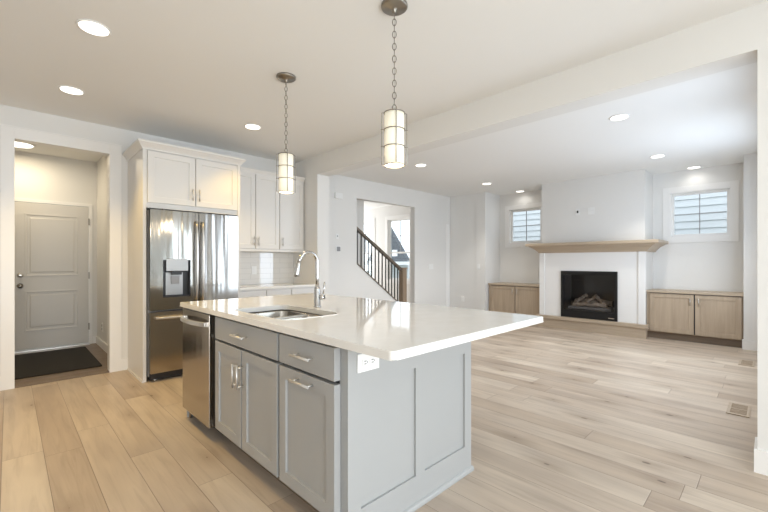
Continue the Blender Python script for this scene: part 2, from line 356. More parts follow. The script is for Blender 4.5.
# ------------------------------------------------------------------ windows
def window_x(name, x, y0, y1, z0, z1, mull_y, bars_z, sash=None, casing=0.095, thick=0.12, apron=False):
    """a window in a wall of constant x, seen from the -x side"""
    e = thing(name, (x, (y0+y1)/2, z0), 'window', 'window'); del e['label']; del e['category']; e['kind'] = 'structure'
    c = casing; p = 0.015
    boxes('casing', 'trim', e, [(x-p, y0-c, z0-c, x, y0, z1+c), (x-p, y1, z0-c, x, y1+c, z1+c), (x-p, y0, z1, x, y1, z1+c), (x-p, y0, z0-c, x, y1, z0)], 0.002)
    j = 0.012
    boxes('jamb', 'trim', e, [(x, y0, z0, x+thick, y0+j, z1), (x, y1-j, z0, x+thick, y1, z1), (x, y0+j, z1-j, x+thick, y1-j, z1), (x, y0+j, z0, x+thick, y1-j, z0+j)])
    a, b, c0, c1 = y0+j, y1-j, z0+j, z1-j; f = 0.035; xs = x+0.06
    lst = [(xs, a, c0, xs+0.04, a+f, c1), (xs, b-f, c0, xs+0.04, b, c1), (xs, a+f, c1-f, xs+0.04, b-f, c1), (xs, a+f, c0, xs+0.04, b-f, c0+f)]
    if sash: lst.append((xs, a+f, sash-0.022, xs+0.04, b-f, sash+0.022))
    boxes('window_frame', 'trim', e, lst)
    mb = []
    for my in mull_y: mb.append((xs+0.012, my-0.006, (sash or c0), xs+0.026, my+0.006, c1-f))
    for bz in bars_z: mb.append((xs+0.011, a+f, bz-0.006, xs+0.027, b-f, bz+0.006))
    if mb: boxes('muntin', 'grey_plastic', e, mb)
    boxes('glass_pane', 'glass', e, [(xs+0.016, a+f, c0+f, xs+0.021, b-f, c1-f)])
    return e
window_x('window_1', XN, 3.42, 4.14, 1.645, 2.385, [3.78], [2.02])
window_x('window_2', XN, 0.475, 1.235, 1.645, 2.385, [0.855], [2.02])
window_x('window_3', 7.35, 6.55, 7.35, 0.75, 2.37, [6.95], [1.93], sash=1.48)
window_x('window_4', 7.35, 7.95, 8.70, 0.75, 2.37, [8.33], [1.93], sash=1.48)

# ------------------------------------------------------------------ outdoors seen through the panes
g = struct('ground', 'grass', [(-30, -30, -0.9, 60, 60, -0.6)])
hs = thing('neighbour_house', (10.6, 1, -0.6), 'house with pale lap siding close outside the small windows beside the fireplace', 'house')
bm = bmesh.new()
for i in range(40):                                    # lap siding boards, each tipped over the one below
    z0 = -0.6 + i*0.16
    vs = [bm.verts.new(v) for v in ((10.60, -6, z0), (10.60, 7.2, z0), (10.625, 7.2, z0+0.16), (10.625, -6, z0+0.16), (10.63, -6, z0), (10.63, 7.2, z0))]
    bm.faces.new((vs[0], vs[1], vs[2], vs[3])); bm.faces.new((vs[0], vs[4], vs[5], vs[1]))
box(bm, 10.64, -6, -0.6, 12.5, 7.2, 5.8)
link('wall', bm, 'siding', hs)
boxes('corner_board', 'siding_trim', hs, [(10.59, 7.1, -0.6, 10.66, 7.2, 5.8)])
bm = bmesh.new(); prism(bm, [(10.2, 5.7), (13.0, 5.7), (11.6, 7.0)], -6.3, 7.5, XZm); link('roof', bm, 'shingle', hs)
h2 = thing('gabled_house', (13.5, 13.2, -0.6), 'house with dark gable roof seen through the front room window', 'house')
boxes('wall', 'siding', h2, [(13.05, 11.75, -0.6, 16.5, 14.3, 1.3)])
bm = bmesh.new(); prism(bm, [(11.72, 1.25), (14.5, 1.25), (13.13, 3.12)], 13.0, 13.25, YZm); link('roof', bm, 'shingle', h2)
boxes('window', 'siding_trim', h2, [(12.94, 12.35, 1.5, 13.0, 12.65, 1.8)])
boxes('porch_roof', 'siding_trim', h2, [(12.0, 11.4, 1.1, 13.0, 14.4, 1.25)])

# ------------------------------------------------------------------ fireplace
fp = thing('fireplace', (7.38, 2.31, 0), 'white fireplace surround with oak hearth and black gas insert', 'fireplace')
bm = bmesh.new()
plate(bm, [(1.475, 0.22), (3.16, 0.22), (3.16, 1.399), (1.475, 1.399)], [[(1.87, 0.225), (2.765, 0.225), (2.765, 1.055), (1.87, 1.055)]], 7.345, 7.38, YZm)
box(bm, 7.325, 1.455, 0.22, 7.38, 1.555, 1.399, 0.002); box(bm, 7.325, 3.085, 0.22, 7.38, 3.18, 1.399, 0.002)
link('surround', bm, 'trim', fp)
bm = bmesh.new()
box(bm, 7.285, 1.44, 0, 7.379, 3.2, 0.165, 0.002); box(bm, 7.255, 1.41, 0.165, 7.379, 3.225, 0.222, 0.005)
link('hearth', bm, 'oak_y', fp)
bm = bmesh.new()
prof = [(0.0, 1.40), (0.045, 1.40), (0.05, 1.425), (0.065, 1.435), (0.085, 1.46), (0.12, 1.49), (0.155, 1.51), (0.17, 1.515), (0.175, 1.53), (0.215, 1.53), (0.222, 1.536), (0.222, 1.576), (0.215, 1.582), (0.0, 1.582)]
y0, y1 = 1.475, 3.16; rows = []
for o_, z_ in prof:
    rows.append([bm.verts.new(p) for p in ((7.96, y0-o_, z_), (7.375-o_, y0-o_, z_), (7.375-o_, y1+o_, z_), (7.96, y1+o_, z_))])
for A, B in zip(rows, rows[1:]):
    for i in range(3): bm.faces.new((A[i], A[i+1], B[i+1], B[i]))
for i in (0, 3): bm.faces.new([r[i] for r in rows])
tag(link('mantel_shelf', bm, 'oak_y'), 'light oak mantel shelf with moulded underside wrapping the chimney breast', 'mantel')
ins = boxes('firebox_frame', 'black_metal', fp, [(7.318, 1.854, 0.225, 7.345, 1.90, 1.067), (7.318, 2.732, 0.225, 7.345, 2.778, 1.067), (7.318, 1.90, 1.0, 7.345, 2.732, 1.067), (7.318, 1.90, 0.225, 7.345, 2.732, 0.36)], 0.003)
boxes('firebox', 'black', fp, [(7.72, 1.9, 0.24, 7.74, 2.735, 1.045), (7.36, 1.885, 0.24, 7.74, 1.90, 1.045), (7.36, 2.735, 0.24, 7.74, 2.75, 1.045), (7.36, 1.9, 1.03, 7.74, 2.735, 1.045), (7.36, 1.9, 0.24, 7.74, 2.735, 0.37)])
boxes('glass_front', 'fireglass', fp, [(7.345, 1.9, 0.36, 7.35, 2.732, 1.0)])
boxes('ember_bed', 'ember', fp, [(7.40, 1.96, 0.37, 7.68, 2.68, 0.42)], 0.02)
for (a, b, r) in (((7.45, 2.05, 0.47), (7.44, 2.6, 0.455), 0.04), ((7.6, 2.0, 0.50), (7.6, 2.62, 0.50), 0.05), ((7.44, 2.1, 0.5), (7.62, 2.28, 0.62), 0.032), ((7.43, 2.38, 0.5), (7.62, 2.25, 0.61), 0.03), ((7.45, 2.55, 0.5), (7.6, 2.42, 0.63), 0.032)):
    bm = bmesh.new(); a, b = Vector(a), Vector(b); n = 9
    tube(bm, [a.lerp(b, i/n) + Vector((0, 0, 0.008*math.sin(i*1.7+r*90))) for i in range(n+1)], [r*(0.9+0.15*math.sin(i*2.1+r*50)) for i in range(n+1)], 10)
    link('log', bm, 'log', fp)
boxes('maker_plate', 'nickel', fp, [(7.314, 1.90, 0.262, 7.318, 1.99, 0.274)])
def wall_plate_x(name, x, yc, zc, w, h, label, cat, hole=True, m='plastic'):
    o = thing(name, (x, yc, zc), label, cat)
    boxes('cover_plate', m, o, [(x-0.006, yc-w/2, zc-h/2, x, yc+w/2, zc+h/2)], 0.002)
    return o
o = wall_plate_x('cable_plate', 7.38, 2.50, 2.14, 0.075, 0.115, 'white wall plate with dark cable hole high on chimney breast', 'wall plate')
boxes('cable_opening', 'black', o, [(7.368, 2.488, 2.118, 7.374, 2.515, 2.16)], 0.002)
o = wall_plate_x('power_outlet', 7.38, 2.277, 2.135, 0.10, 0.125, 'plain white outlet high on chimney breast, right of the cable plate', 'outlet')
for z in (2.145, 2.095): boxes('socket', 'plastic', o, [(7.370, 2.26, z, 7.374, 2.295, z+0.03)], 0.002)

# ------------------------------------------------------------------ built-in oak cabinets in the niches
def oak_cabinet(y0, y1, split, label, zt=0.772):
    c = thing('built_in_cabinet', (7.5, (y0+y1)/2, 0), label, 'cabinet', 'low oak cabinets beside the fireplace')
    boxes('carcass', 'oak_z', c, [(7.455, y0, 0.11, XN-0.002, y1, zt-0.03)])
    boxes('toe_kick', 'toe', c, [(7.50, y0, 0, 7.9, y1, 0.11)])
    boxes('top', 'oak_y', c, [(7.415, y0-0.003, zt-0.03, XN-0.002, y1+0.003, zt)], 0.003)
    fr = boxes('front_gap', 'gap', c, [(7.450, y0+0.021, 0.122, 7.4565, y1-0.046, zt-0.038)])
    for (a, b, hy) in ((y0+0.02, split-0.008, split-0.05), (split+0.008, y1-0.045, split+0.05)):
        bm = bmesh.new(); panel_front(bm, a, 0.122, b, zt-0.045, 7.43, 7.45, YZm, 0.058, 0.009)
        d = link('door', bm, 'oak_z', c)
        bm = bmesh.new(); pull(bm, (7.43, hy, 0.56), (7.43, hy, 0.68), (-1, 0, 0), 0.005, 0.025); link('handle', bm, 'nickel', d)
oak_cabinet(0.308, 1.465, 0.852, 'low oak two-door cabinet in the niche right of the fireplace')
oak_cabinet(3.195, 4.34, 3.735, 'low oak two-door cabinet in the niche left of the fireplace')

# ------------------------------------------------------------------ stairs seen through the opening
st = thing('staircase', (5.2, 5.87, 0), 'white-risered staircase climbing leftward behind the railing', 'staircase')
bmT, bmR = bmesh.new(), bmesh.new()
for i in range(8):
    x1 = 5.92 - i*0.262; z = (i+1)*0.18
    box(bmT, x1-0.28, 5.44, z-0.03, x1, 6.31, z, 0.004); box(bmR, x1-0.262, 5.44, 0, x1-0.025, 6.31, z-0.03)
link('riser', bmR, 'trim', st); link('tread', bmT, 'newel', st)
rl = thing('stair_railing', (5.1, 5.36, 0.7), 'dark stair railing with iron balusters and square oak newel post', 'railing')
sl = (0.33-1.19)/(5.70-4.507)
bm = bmesh.new(); zr = lambda x: 1.895 + (x-4.507)*(-0.645)
prism(bm, [(4.507, zr(4.507)-0.055), (5.74, zr(5.74)-0.055), (5.74, zr(5.74)), (4.507, zr(4.507))], 5.325, 5.39, XZm); link('handrail', bm, 'rail', rl)
for i, xb in enumerate((4.566, 4.663, 4.752, 4.838, 4.927, 5.018, 5.111, 5.205, 5.301, 5.385, 5.47, 5.556, 5.645)):
    zb = 1.215 + (xb-4.507)*sl
    boxes('baluster', 'iron', rl, [(xb-0.009, 5.35, zb-0.01, xb+0.009, 5.368, zr(xb)-0.03)])
boxes('newel_post', 'newel', rl, [(5.735, 5.30, 0, 5.855, 5.41, 1.095), (5.72, 5.285, 1.095, 5.87, 5.425, 1.115)], 0.004)

# ------------------------------------------------------------------ mudroom door, mat, plates
dr = thing('door_1', (0.4, 7.2, 0), 'door', 'door'); del dr['label']; del dr['category']; dr['kind'] = 'structure'
bm = bmesh.new(); a0, a1 = -0.055, 0.858; Y0 = 7.19
box(bm, a0, Y0, 0.025, a1, 7.232, 2.05)
for (za, zb_) in ((1.03, 1.90), (0.27, 0.83)): panel_front(bm, 0.155, za, 0.745, zb_, Y0-0.006, Y0+0.004, XZm, 0.02, 0.012, 0.01, 0.045)
dl = link('door_leaf', bm, 'door_paint', dr)
bm = bmesh.new(); lathe(bm, (0.113, Y0, 0.905), [(0.033, 0), (0.033, -0.008), (0.012, -0.012), (0.012, -0.035), (0.028, -0.045), (0.031, -0.06), (0.02, -0.072), (0.004, -0.074)], 20, 'y'); link('door_knob', bm, 'dark_nickel', dr)
bm = bmesh.new(); lathe(bm, (0.113, Y0, 1.05), [(0.031, 0), (0.031, -0.012), (0.024, -0.018), (0.004, -0.02)], 20, 'y'); box(bm, 0.097, Y0-0.038, 1.044, 0.129, Y0-0.018, 1.056, 0.002); link('deadbolt', bm, 'nickel', dr)
for z in (0.27, 1.03, 1.83): boxes('hinge', 'dark_nickel', dr, [(0.852, 7.172, z-0.05, 0.868, 7.188, z+0.05)], 0.003)
boxes('door_sill', 'nickel', dr, [(-0.06, 7.11, 0.003, 0.865, 7.2, 0.022)], 0.003)
bm = bmesh.new(); plate(bm, rrect(-0.15, 5.54, 0.79, 6.95, 0.02), [], 0.003, 0.014)
tag(link('door_mat', bm, 'rubber_mat'), 'black rectangular mat on the mudroom floor before the beige door', 'mat')
o = thing('wall_outlet', (0.96, 6.71, 0.30), 'small outlet low on the mudroom wall right of the door', 'outlet')
boxes('cover_plate', 'plastic', o, [(0.953, 6.67, 0.24, 0.96, 6.75, 0.36)], 0.002)
for z in (0.31, 0.26): boxes('socket', 'grey_plastic', o, [(0.949, 6.692, z, 0.953, 6.728, z+0.03)], 0.002)

# ------------------------------------------------------------------ refrigerator in its tall white surround
fc = thing('refrigerator_cabinet', (1.48, 4.85, 0), 'tall white cabinet enclosing the steel refrigerator, two doors on top', 'cabinet')
boxes('side_panel', 'cabinet', fc, [(0.976, 4.50, 0, 1.008, YK-0.002, 2.40)], 0.0015)
boxes('side_panel', 'cabinet', fc, [(1.958, 4.50, 0, 1.99, YK-0.002, 2.40)], 0.0015)
boxes('shoe_moulding', 'cabinet', fc, [(0.966, 4.50, 0, 0.976, 5.174, 0.02)], 0.002)
boxes('carcass', 'cabinet', fc, [(1.008, 4.512, 1.79, 1.958, YK-0.002, 2.41)])
for a, b, hx in ((1.018, 1.476, 1.446), (1.486, 1.952, 1.516)):
    bm = bmesh.new(); panel_front(bm, a, 1.845, b, 2.375, 4.49, 4.512, XZm, 0.06, 0.009); d = link('door', bm, 'cabinet', fc)
    bm = bmesh.new(); pull(bm, (hx, 4.49, 1.90), (hx, 4.49, 2.03), (0, -1, 0), 0.0055, 0.028); link('handle', bm, 'nickel', d)
def crown(bm, x0, x1, yb, yf, z0, z1, proj, left=True, right=True, ybr=None):
    ybr = ybr or yb
    prof = [(0.0, 0.0), (0.12, 0.0), (0.18, 0.15), (0.4, 0.35), (0.75, 0.6), (0.9, 0.7), (1.0, 0.74), (1.0, 1.0), (0.0, 1.0)]
    rows = []
    for o_, h in prof:
        o = o_*proj; z = z0+(z1-z0)*h
        rows.append([bm.verts.new(p) for p in ((x0-(o if left else 0), yb, z), (x0-(o if left else 0), yf-o, z), (x1+(o if right else 0), yf-o, z), (x1+(o if right else 0), ybr, z))])
    for A, B in zip(rows, rows[1:]):
        for i in range(3): bm.faces.new((A[i], A[i+1], B[i+1], B[i]))
    bm.faces.new([rows[-1][i] for i in range(4)])
bm = bmesh.new(); crown(bm, 0.976, 1.99, YK-0.002, 4.50, 2.385, 2.468, 0.052, True, True, 4.835); link('crown_moulding', bm, 'cabinet', fc)

rf = thing('refrigerator', (1.48, 4.8, 0), 'stainless steel french-door refrigerator with water dispenser', 'refrigerator')
boxes('body', 'grey_plastic', rf, [(1.02, 4.50, 0.05, 1.935, 5.16, 1.765)])
for xa, xb in ((1.02, 1.15), (1.80, 1.935)): boxes('hinge_cover', 'black', rf, [(xa, 4.44, 1.7685, xb, 4.505, 1.782)], 0.003)
YF = 4.425
def slab(bm, x0, z0, x1, z1, holes=()):
    plate(bm, rrect(x0, z0, x1, z1, 0.012), list(holes), YF+0.012, 4.492, XZm)
    n = 18; rows = []                                         # slightly bowed face
bm = bmesh.new(); hole = [(1.14, 0.862), (1.408, 0.862), (1.408, 1.252), (1.14, 1.252)]
plate(bm, rrect(1.024, 0.732, 1.488, 1.768, 0.012), [hole], YF, 4.492, XZm); dL = link('door', bm, 'steel', rf)
bm = bmesh.new(); plate(bm, rrect(1.498, 0.732, 1.932, 1.768, 0.012), [], YF, 4.492, XZm); dR = link('door', bm, 'steel', rf)
boxes('dispenser_recess', 'black', dL, [(1.14, 4.485, 0.862, 1.408, 4.49, 1.252), (1.14, YF+0.004, 0.862, 1.148, 4.485, 1.252), (1.40, YF+0.004, 0.862, 1.408, 4.485, 1.252), (1.148, YF-0.004, 0.862, 1.40, 4.485, 0.872)])
boxes('dispenser_display', 'grey_steel', dL, [(1.172, YF-0.006, 1.135, 1.382, 4.486, 1.262)], 0.004)
boxes('dispenser_back', 'grey_steel', dL, [(1.18, 4.474, 0.88, 1.345, 4.486, 1.12)], 0.003)
boxes('dispenser_nozzle', 'black', dL, [(1.225, 4.435, 1.095, 1.325, 4.474, 1.135)], 0.004)
boxes('dispenser_paddle', 'grey_plastic', dL, [(1.228, 4.458, 1.0, 1.308, 4.472, 1.085)], 0.004)
boxes('brand_badge', 'nickel', dR, [(1.86, YF-0.003, 1.70, 1.90, YF, 1.716)])
for d, x in ((dL, 1.462), (dR, 1.526)):
    bm = bmesh.new(); pts = []
    for i in range(13):
        s = i/12; pts.append((x, YF-0.02-0.035*math.sin(PI*s)**0.6, 0.80+0.87*s))
    tube(bm, pts, [0.012]+[0.014]*11+[0.012], 12)
    for z in (0.83, 1.64): tube(bm, [(x, YF, z), (x, YF-0.035, z)], 0.009, 8)
    link('handle', bm, 'nickel', d)
bm = bmesh.new(); plate(bm, rrect(1.024, 0.09, 1.932, 0.716, 0.012), [], YF, 4.492, XZm); fd = link('freezer_drawer', bm, 'steel_flat', rf)
bm = bmesh.new(); pts = [(1.07+0.82*i/12, YF-0.025-0.03*math.sin(PI*i/12)**0.6, 0.655) for i in range(13)]
tube(bm, pts, 0.014, 12)
for x in (1.10, 1.86): tube(bm, [(x, YF, 0.655), (x, YF-0.035, 0.655)], 0.009, 8)
link('handle', bm, 'nickel', fd)
boxes('kick_grille', 'black', rf, [(1.03, 4.47, 0.02, 1.925, 4.52, 0.085)])
for x in (1.08, 1.87):
    bm = bmesh.new(); lathe(bm, (x, 4.50, 0), [(0.02, 0), (0.02, 0.02), (0.012, 0.025), (0.012, 0.05)], 12); link('foot', bm, 'nickel', rf)

# ------------------------------------------------------------------ kitchen run right of the refrigerator
uc = thing('upper_cabinet', (2.56, 5.02, 1.38), 'white three-door upper cabinet hung above the tiled backsplash', 'cabinet')
boxes('carcass', 'cabinet', uc, [(2.0, 4.882, 1.40, 3.122, YK-0.012, 2.42)])
boxes('light_rail', 'cabinet', uc, [(2.0, 4.862, 1.372, 3.122, 4.885, 1.402)], 0.002)
for a, b, hx in ((2.004, 2.358, 2.33), (2.368, 2.712, 2.396), (2.724, 3.105, 2.755)):
    bm = bmesh.new(); panel_front(bm, a, 1.41, b, 2.41, 4.86, 4.882, XZm, 0.058, 0.009); d = link('door', bm, 'cabinet', uc)
    bm = bmesh.new(); pull(bm, (hx, 4.86, 1.45), (hx, 4.86, 1.57), (0, -1, 0), 0.0055, 0.028); link('handle', bm, 'nickel', d)
bm = bmesh.new(); crown(bm, 2.0, 3.122, YK-0.012, 4.87, 2.41, 2.47, 0.03, False, False); link('crown_moulding', bm, 'cabinet', uc)
bs = boxes('backsplash', 'subway', None, [(1.992, YK-0.010, 0.915, 3.128, YK, 1.40)]); bs['kind'] = 'structure'
bc = thing('base_cabinet', (2.56, 4.87, 0), 'white base cabinet with three drawers along the tiled wall', 'cabinet')
boxes('carcass', 'cabinet', bc, [(2.0, 4.585, 0.1, 3.122, YK-0.012, 0.883)])
boxes('toe_kick', 'gap', bc, [(2.0, 4.65, 0, 3.122, 5.1, 0.1)])
for a, b in ((2.004, 2.361), (2.371, 2.724), (2.736, 3.105)):
    bm = bmesh.new(); box(bm, a, 4.563, 0.715, b, 4.584, 0.868, 0.002); d = link('drawer', bm, 'cabinet', bc)
    bm = bmesh.new(); pull(bm, ((a+b)/2-0.065, 4.563, 0.79), ((a+b)/2+0.065, 4.563, 0.79), (0, -1, 0), 0.0055, 0.028); link('handle', bm, 'nickel', d)
    bm = bmesh.new(); panel_front(bm, a, 0.115, b, 0.703, 4.563, 4.584, XZm, 0.058, 0.009); d = link('door', bm, 'cabinet', bc)
    bm = bmesh.new(); pull(bm, (b-0.03, 4.563, 0.52), (b-0.03, 4.563, 0.65), (0, -1, 0), 0.0055, 0.028); link('handle', bm, 'nickel', d)
bm = bmesh.new(); box(bm, 1.994, 4.545, 0.884, 3.126, YK-0.012, 0.914, 0.002)
tag(link('countertop', bm, 'quartz'), 'short white countertop along the tiled backsplash wall', 'countertop')
o = thing('wall_outlet', (2.49, YK-0.01, 1.115), 'white outlet on the tiled backsplash', 'outlet')
boxes('cover_plate', 'plastic', o, [(2.455, YK-0.017, 1.055, 2.53, YK-0.0105, 1.17)], 0.002)
for z in (1.075, 1.12): boxes('socket', 'plastic', o, [(2.474, YK-0.020, z, 2.511, YK-0.017, z+0.03)], 0.002)

# ------------------------------------------------------------------ island
isl = thing('kitchen_island', (1.48, 2.2, 0), 'grey painted kitchen island base with drawers, doors and panelled end', 'island')
XD, XFm = 0.985, 1.02
bm = bmesh.new()
box(bm, XFm, 1.80, 0.10, 1.03, 2.60, 0.883)                                # face frame sheet
box(bm, XFm, 1.2862, 0.10, 1.935, 1.80, 0.883); box(bm, 1.50, 1.80, 0.1, 1.935, 3.262, 0.883)
box(bm, XFm, 2.60, 0.1, 1.5, 2.625, 0.883); box(bm, 1.012, 3.255, 0.0, 1.935, 3.273, 0.883)
link('carcass', bm, 'island', isl)
boxes('toe_kick', 'toe', isl, [(1.085, 1.30, 0, 1.93, 2.62, 0.10)])
bm = bmesh.new()                                                            # end panel with two recessed fields
ho = [[(1.094, 0.157), (1.457, 0.157), (1.457, 0.70), (1.094, 0.70)], [(1.527, 0.157), (1.89, 0.157), (1.89, 0.70), (1.527, 0.70)]]
plate(bm, [(XFm, 0.0), (1.955, 0.0), (1.955, 0.883), (XFm, 0.883)], ho, 1.257, 1.269, XZm)
box(bm, XFm, 1.269, 0, 1.955, 1.286, 0.883)
link('end_panel', bm, 'island', isl)
bm = bmesh.new(); prism(bm, [(1.257, 0), (1.243, 0), (1.243, 0.012), (1.248, 0.022), (1.257, 0.026)], XFm+0.03, 1.964, lambda a, b, h: (h, a, b))
link('shoe_moulding', bm, 'island', isl)
boxes('back_panel', 'island', isl, [(1.935, 1.286, 0, 1.953, 3.273, 0.883)])
for a, b, z0, z1, kind in ((1.79, 2.614, 0.722, 0.864, 'drawer'), (1.305, 1.766, 0.722, 0.864, 'drawer'), (2.218, 2.614, 0.122, 0.706, 'door'), (1.79, 2.204, 0.122, 0.706, 'door'), (1.305, 1.766, 0.122, 0.706, 'wide')):
    bm = bmesh.new()
    if kind == 'drawer': box(bm, XD, a, z0, XFm-0.002, b, z1, 0.002)
    else: panel_front(bm, a, z0, b, z1, XD, XFm-0.002, YZm, 0.06, 0.010)
    d = link('drawer' if kind == 'drawer' else 'door', bm, 'island', isl)
    bm = bmesh.new()
    if kind == 'drawer':
        c = (a+b)/2 - (0.01 if a < 1.5 else 0); pull(bm, (XD, c-0.078, 0.793), (XD, c+0.078, 0.793), (-1, 0, 0), 0.0062, 0.038, 0.78)
    elif kind == 'wide':
        c = (a+b)/2 - (0.01 if a < 1.5 else 0); pull(bm, (XD, c-0.078, 0.672), (XD, c+0.078, 0.672), (-1, 0, 0), 0.0062, 0.038, 0.78)
    else:
        y = a+0.024 if a > 2 else b-0.024; pull(bm, (XD, y, 0.488), (XD, y, 0.628), (-1, 0, 0), 0.0062, 0.042, 0.78)
    link('handle', bm, 'satin_nickel', d)
boxes('front_gap', 'gap', isl, [(XFm-0.0015, 1.312, 0.125, XFm+0.001, 2.622, 0.878)])
# countertop with the sink cutout
sx0, sy0, sx1, sy1 = 1.055, 1.845, 1.455, 2.515
bm = bmesh.new(); plate(bm, rrect(0.962, 0.937, 2.225, 3.285, [0.022, 0.02, 0.02, 0.02], 6), [rrect(sx0, sy0, sx1, sy1, 0.07, 6)], 0.884, 0.914)
bev = [e for e in bm.edges if len(e.link_faces) == 2 and e.calc_face_angle(0) > 1.2 and abs(e.verts[0].co.z-e.verts[1].co.z) < 1e-4]
bmesh.ops.bevel(bm, geom=bev, offset=0.003, segments=2, affect='EDGES')
tag(link('countertop', bm, 'quartz'), 'large white quartz countertop overhanging the grey island', 'countertop')
sk = thing('kitchen_sink', (1.25, 2.18, 0.7), 'double-bowl stainless steel sink set under the island countertop', 'sink')
def bowl(name, y0, y1, depth):
    bm = bmesh.new(); rows = []
    for (ins_, z, r) in ((0.0, 0.8835, 0.055), (0.004, 0.87, 0.055), (0.014, 0.884-depth+0.03, 0.05), (0.03, 0.884-depth+0.006, 0.045), (0.06, 0.884-depth, 0.03), (0.17, 0.884-depth-0.004, 0.012)):
        i2 = min(ins_, (y1-y0)/2-0.02)
        rows.append([bm.verts.new((a, b, z)) for a, b in rrect(sx0-0.004+ins_, y0+i2, sx1+0.004-ins_, y1-i2, r, 5)])
    for A, B in zip(rows, rows[1:]):
        for i in range(len(A)):
            f = bm.faces.new((A[i], A[(i+1) % len(A)], B[(i+1) % len(A)], B[i])); f.smooth = True
    bm.faces.new(rows[-1])
    o = link(name, bm, 'sink_steel', sk); md = o.modifiers.new('thick', 'SOLIDIFY'); md.thickness = 0.002; md.offset = 1
    bm = bmesh.new(); lathe(bm, ((sx0+sx1)/2, (y0+y1)/2, 0.884-depth-0.004), [(0.045, 0.0), (0.045, 0.004), (0.035, 0.005), (0.03, 0.002), (0.005, 0.002)], 20); link('drain', bm, 'chrome', o)
bowl('bowl', 2.185, sy1+0.004, 0.21); bowl('bowl', sy0-0.004, 2.160, 0.19)
boxes('divider', 'satin_nickel', sk, [(sx0+0.004, 2.158, 0.85, sx1-0.004, 2.187, 0.8825)], 0.006)
fa = thing('kitchen_faucet', (1.548, 2.248, 0.914), 'tall chrome pull-down faucet standing behind the sink', 'faucet')
fx, fy = 1.548, 2.248
bm = bmesh.new(); lathe(bm, (fx, fy, 0.914), [(0.027, 0), (0.027, 0.006), (0.023, 0.01), (0.023, 0.125), (0.02, 0.135), (0.013, 0.145), (0.013, 0.16)], 24); link('body', bm, 'chrome', fa)
bm = bmesh.new(); R = 0.072; zc = 1.225
pts = [(fx, fy, 1.05), (fx, fy, 1.12), (fx, fy, 1.19)] + [(fx-R+R*math.cos(a), fy, zc+R*math.sin(a)) for a in [PI*k/14*0.9 for k in range(0, 15)]]
ex, ez = pts[-1][0], pts[-1][2]
pts.append((ex-0.010, fy, ez-0.02)); tube(bm, pts, 0.0125, 14); link('spout', bm, 'chrome', fa)
bm = bmesh.new(); tube(bm, [(ex-0.008, fy, ez-0.015), (ex-0.013, fy, ez-0.03), (ex-0.024, fy, ez-0.098), (ex-0.027, fy, ez-0.118)], [0.013, 0.0145, 0.018, 0.0165], 14); link('spray_head', bm, 'chrome', fa)
bm = bmesh.new()
hd = Vector((0.5, -0.86, 0)).normalized(); c = Vector((fx, fy, 0.982))
tube(bm, [c, c+hd*0.055], 0.016, 14); tube(bm, [c+hd*0.042+Vector((0, 0, 0.01)), c+hd*0.05+Vector((0, 0, 0.055)), c+hd*0.056+Vector((0, 0, 0.11))], [0.007, 0.006, 0.005], 10)
link('lever', bm, 'chrome', fa)
# dishwasher
dw = thing('dishwasher', (1.25, 2.97, 0), 'stainless steel dishwasher built into the far end of the island', 'dishwasher')
boxes('tub', 'black', dw, [(1.012, 2.632, 0.10, 1.48, 3.25, 0.878)])
bm = bmesh.new(); box(bm, 0.975, 2.695, 0.095, 1.012, 3.25, 0.866, 0.004); dd = link('door', bm, 'steel_flat', dw)
bm = bmesh.new(); pts = [(0.975-0.012-0.038*math.sin(PI*i/14)**0.7, 2.73+0.485*i/14, 0.80) for i in range(15)]
rows = []
for (px_, py_, pz_) in pts:
    rows.append([bm.verts.new(v) for v in ((px_, py_, pz_-0.017), (px_-0.012, py_, pz_-0.012), (px_-0.012, py_, pz_+0.012), (px_, py_, pz_+0.017))])
for A, B in zip(rows, rows[1:]):
    for i in range(4): bm.faces.new((A[i], A[(i+1) % 4], B[(i+1) % 4], B[i]))
bm.faces.new(rows[0][::-1]); bm.faces.new(rows[-1])
for y in (2.735, 3.21): box(bm, 0.958, y-0.012, 0.785, 0.976, y+0.012, 0.815)
link('handle', bm, 'nickel', dd)
boxes('control_strip', 'black', dd, [(0.977, 2.70, 0.8655, 1.01, 3.245, 0.876)])
boxes('kick_panel', 'black', dw, [(1.07, 2.70, 0.02, 1.09, 3.22, 0.10)])
bm = bmesh.new(); tube(bm, [(1.03, 3.235, 0), (1.03, 3.235, 0.1)], 0.012, 10); link('foot', bm, 'nickel', dw)
# island outlet
o = thing('wall_outlet', (1.132, 1.257, 0.79), 'white double outlet at top corner of the island end panel', 'outlet')
boxes('cover_plate', 'plastic', o, [(1.069, 1.250, 0.752, 1.196, 1.2565, 0.832)], 0.003)
for c in (1.111, 1.154):
    s = boxes('socket', 'plastic', o, [(c-0.017, 1.2475, 0.776, c+0.017, 1.250, 0.808)], 0.002)
    boxes('slot', 'gap', s, [(c-0.007, 1.247, 0.797, c+0.005, 1.2476, 0.800), (c-0.007, 1.247, 0.785, c+0.005, 1.2476, 0.788), (c+0.009, 1.247, 0.790, c+0.013, 1.2476, 0.795)])

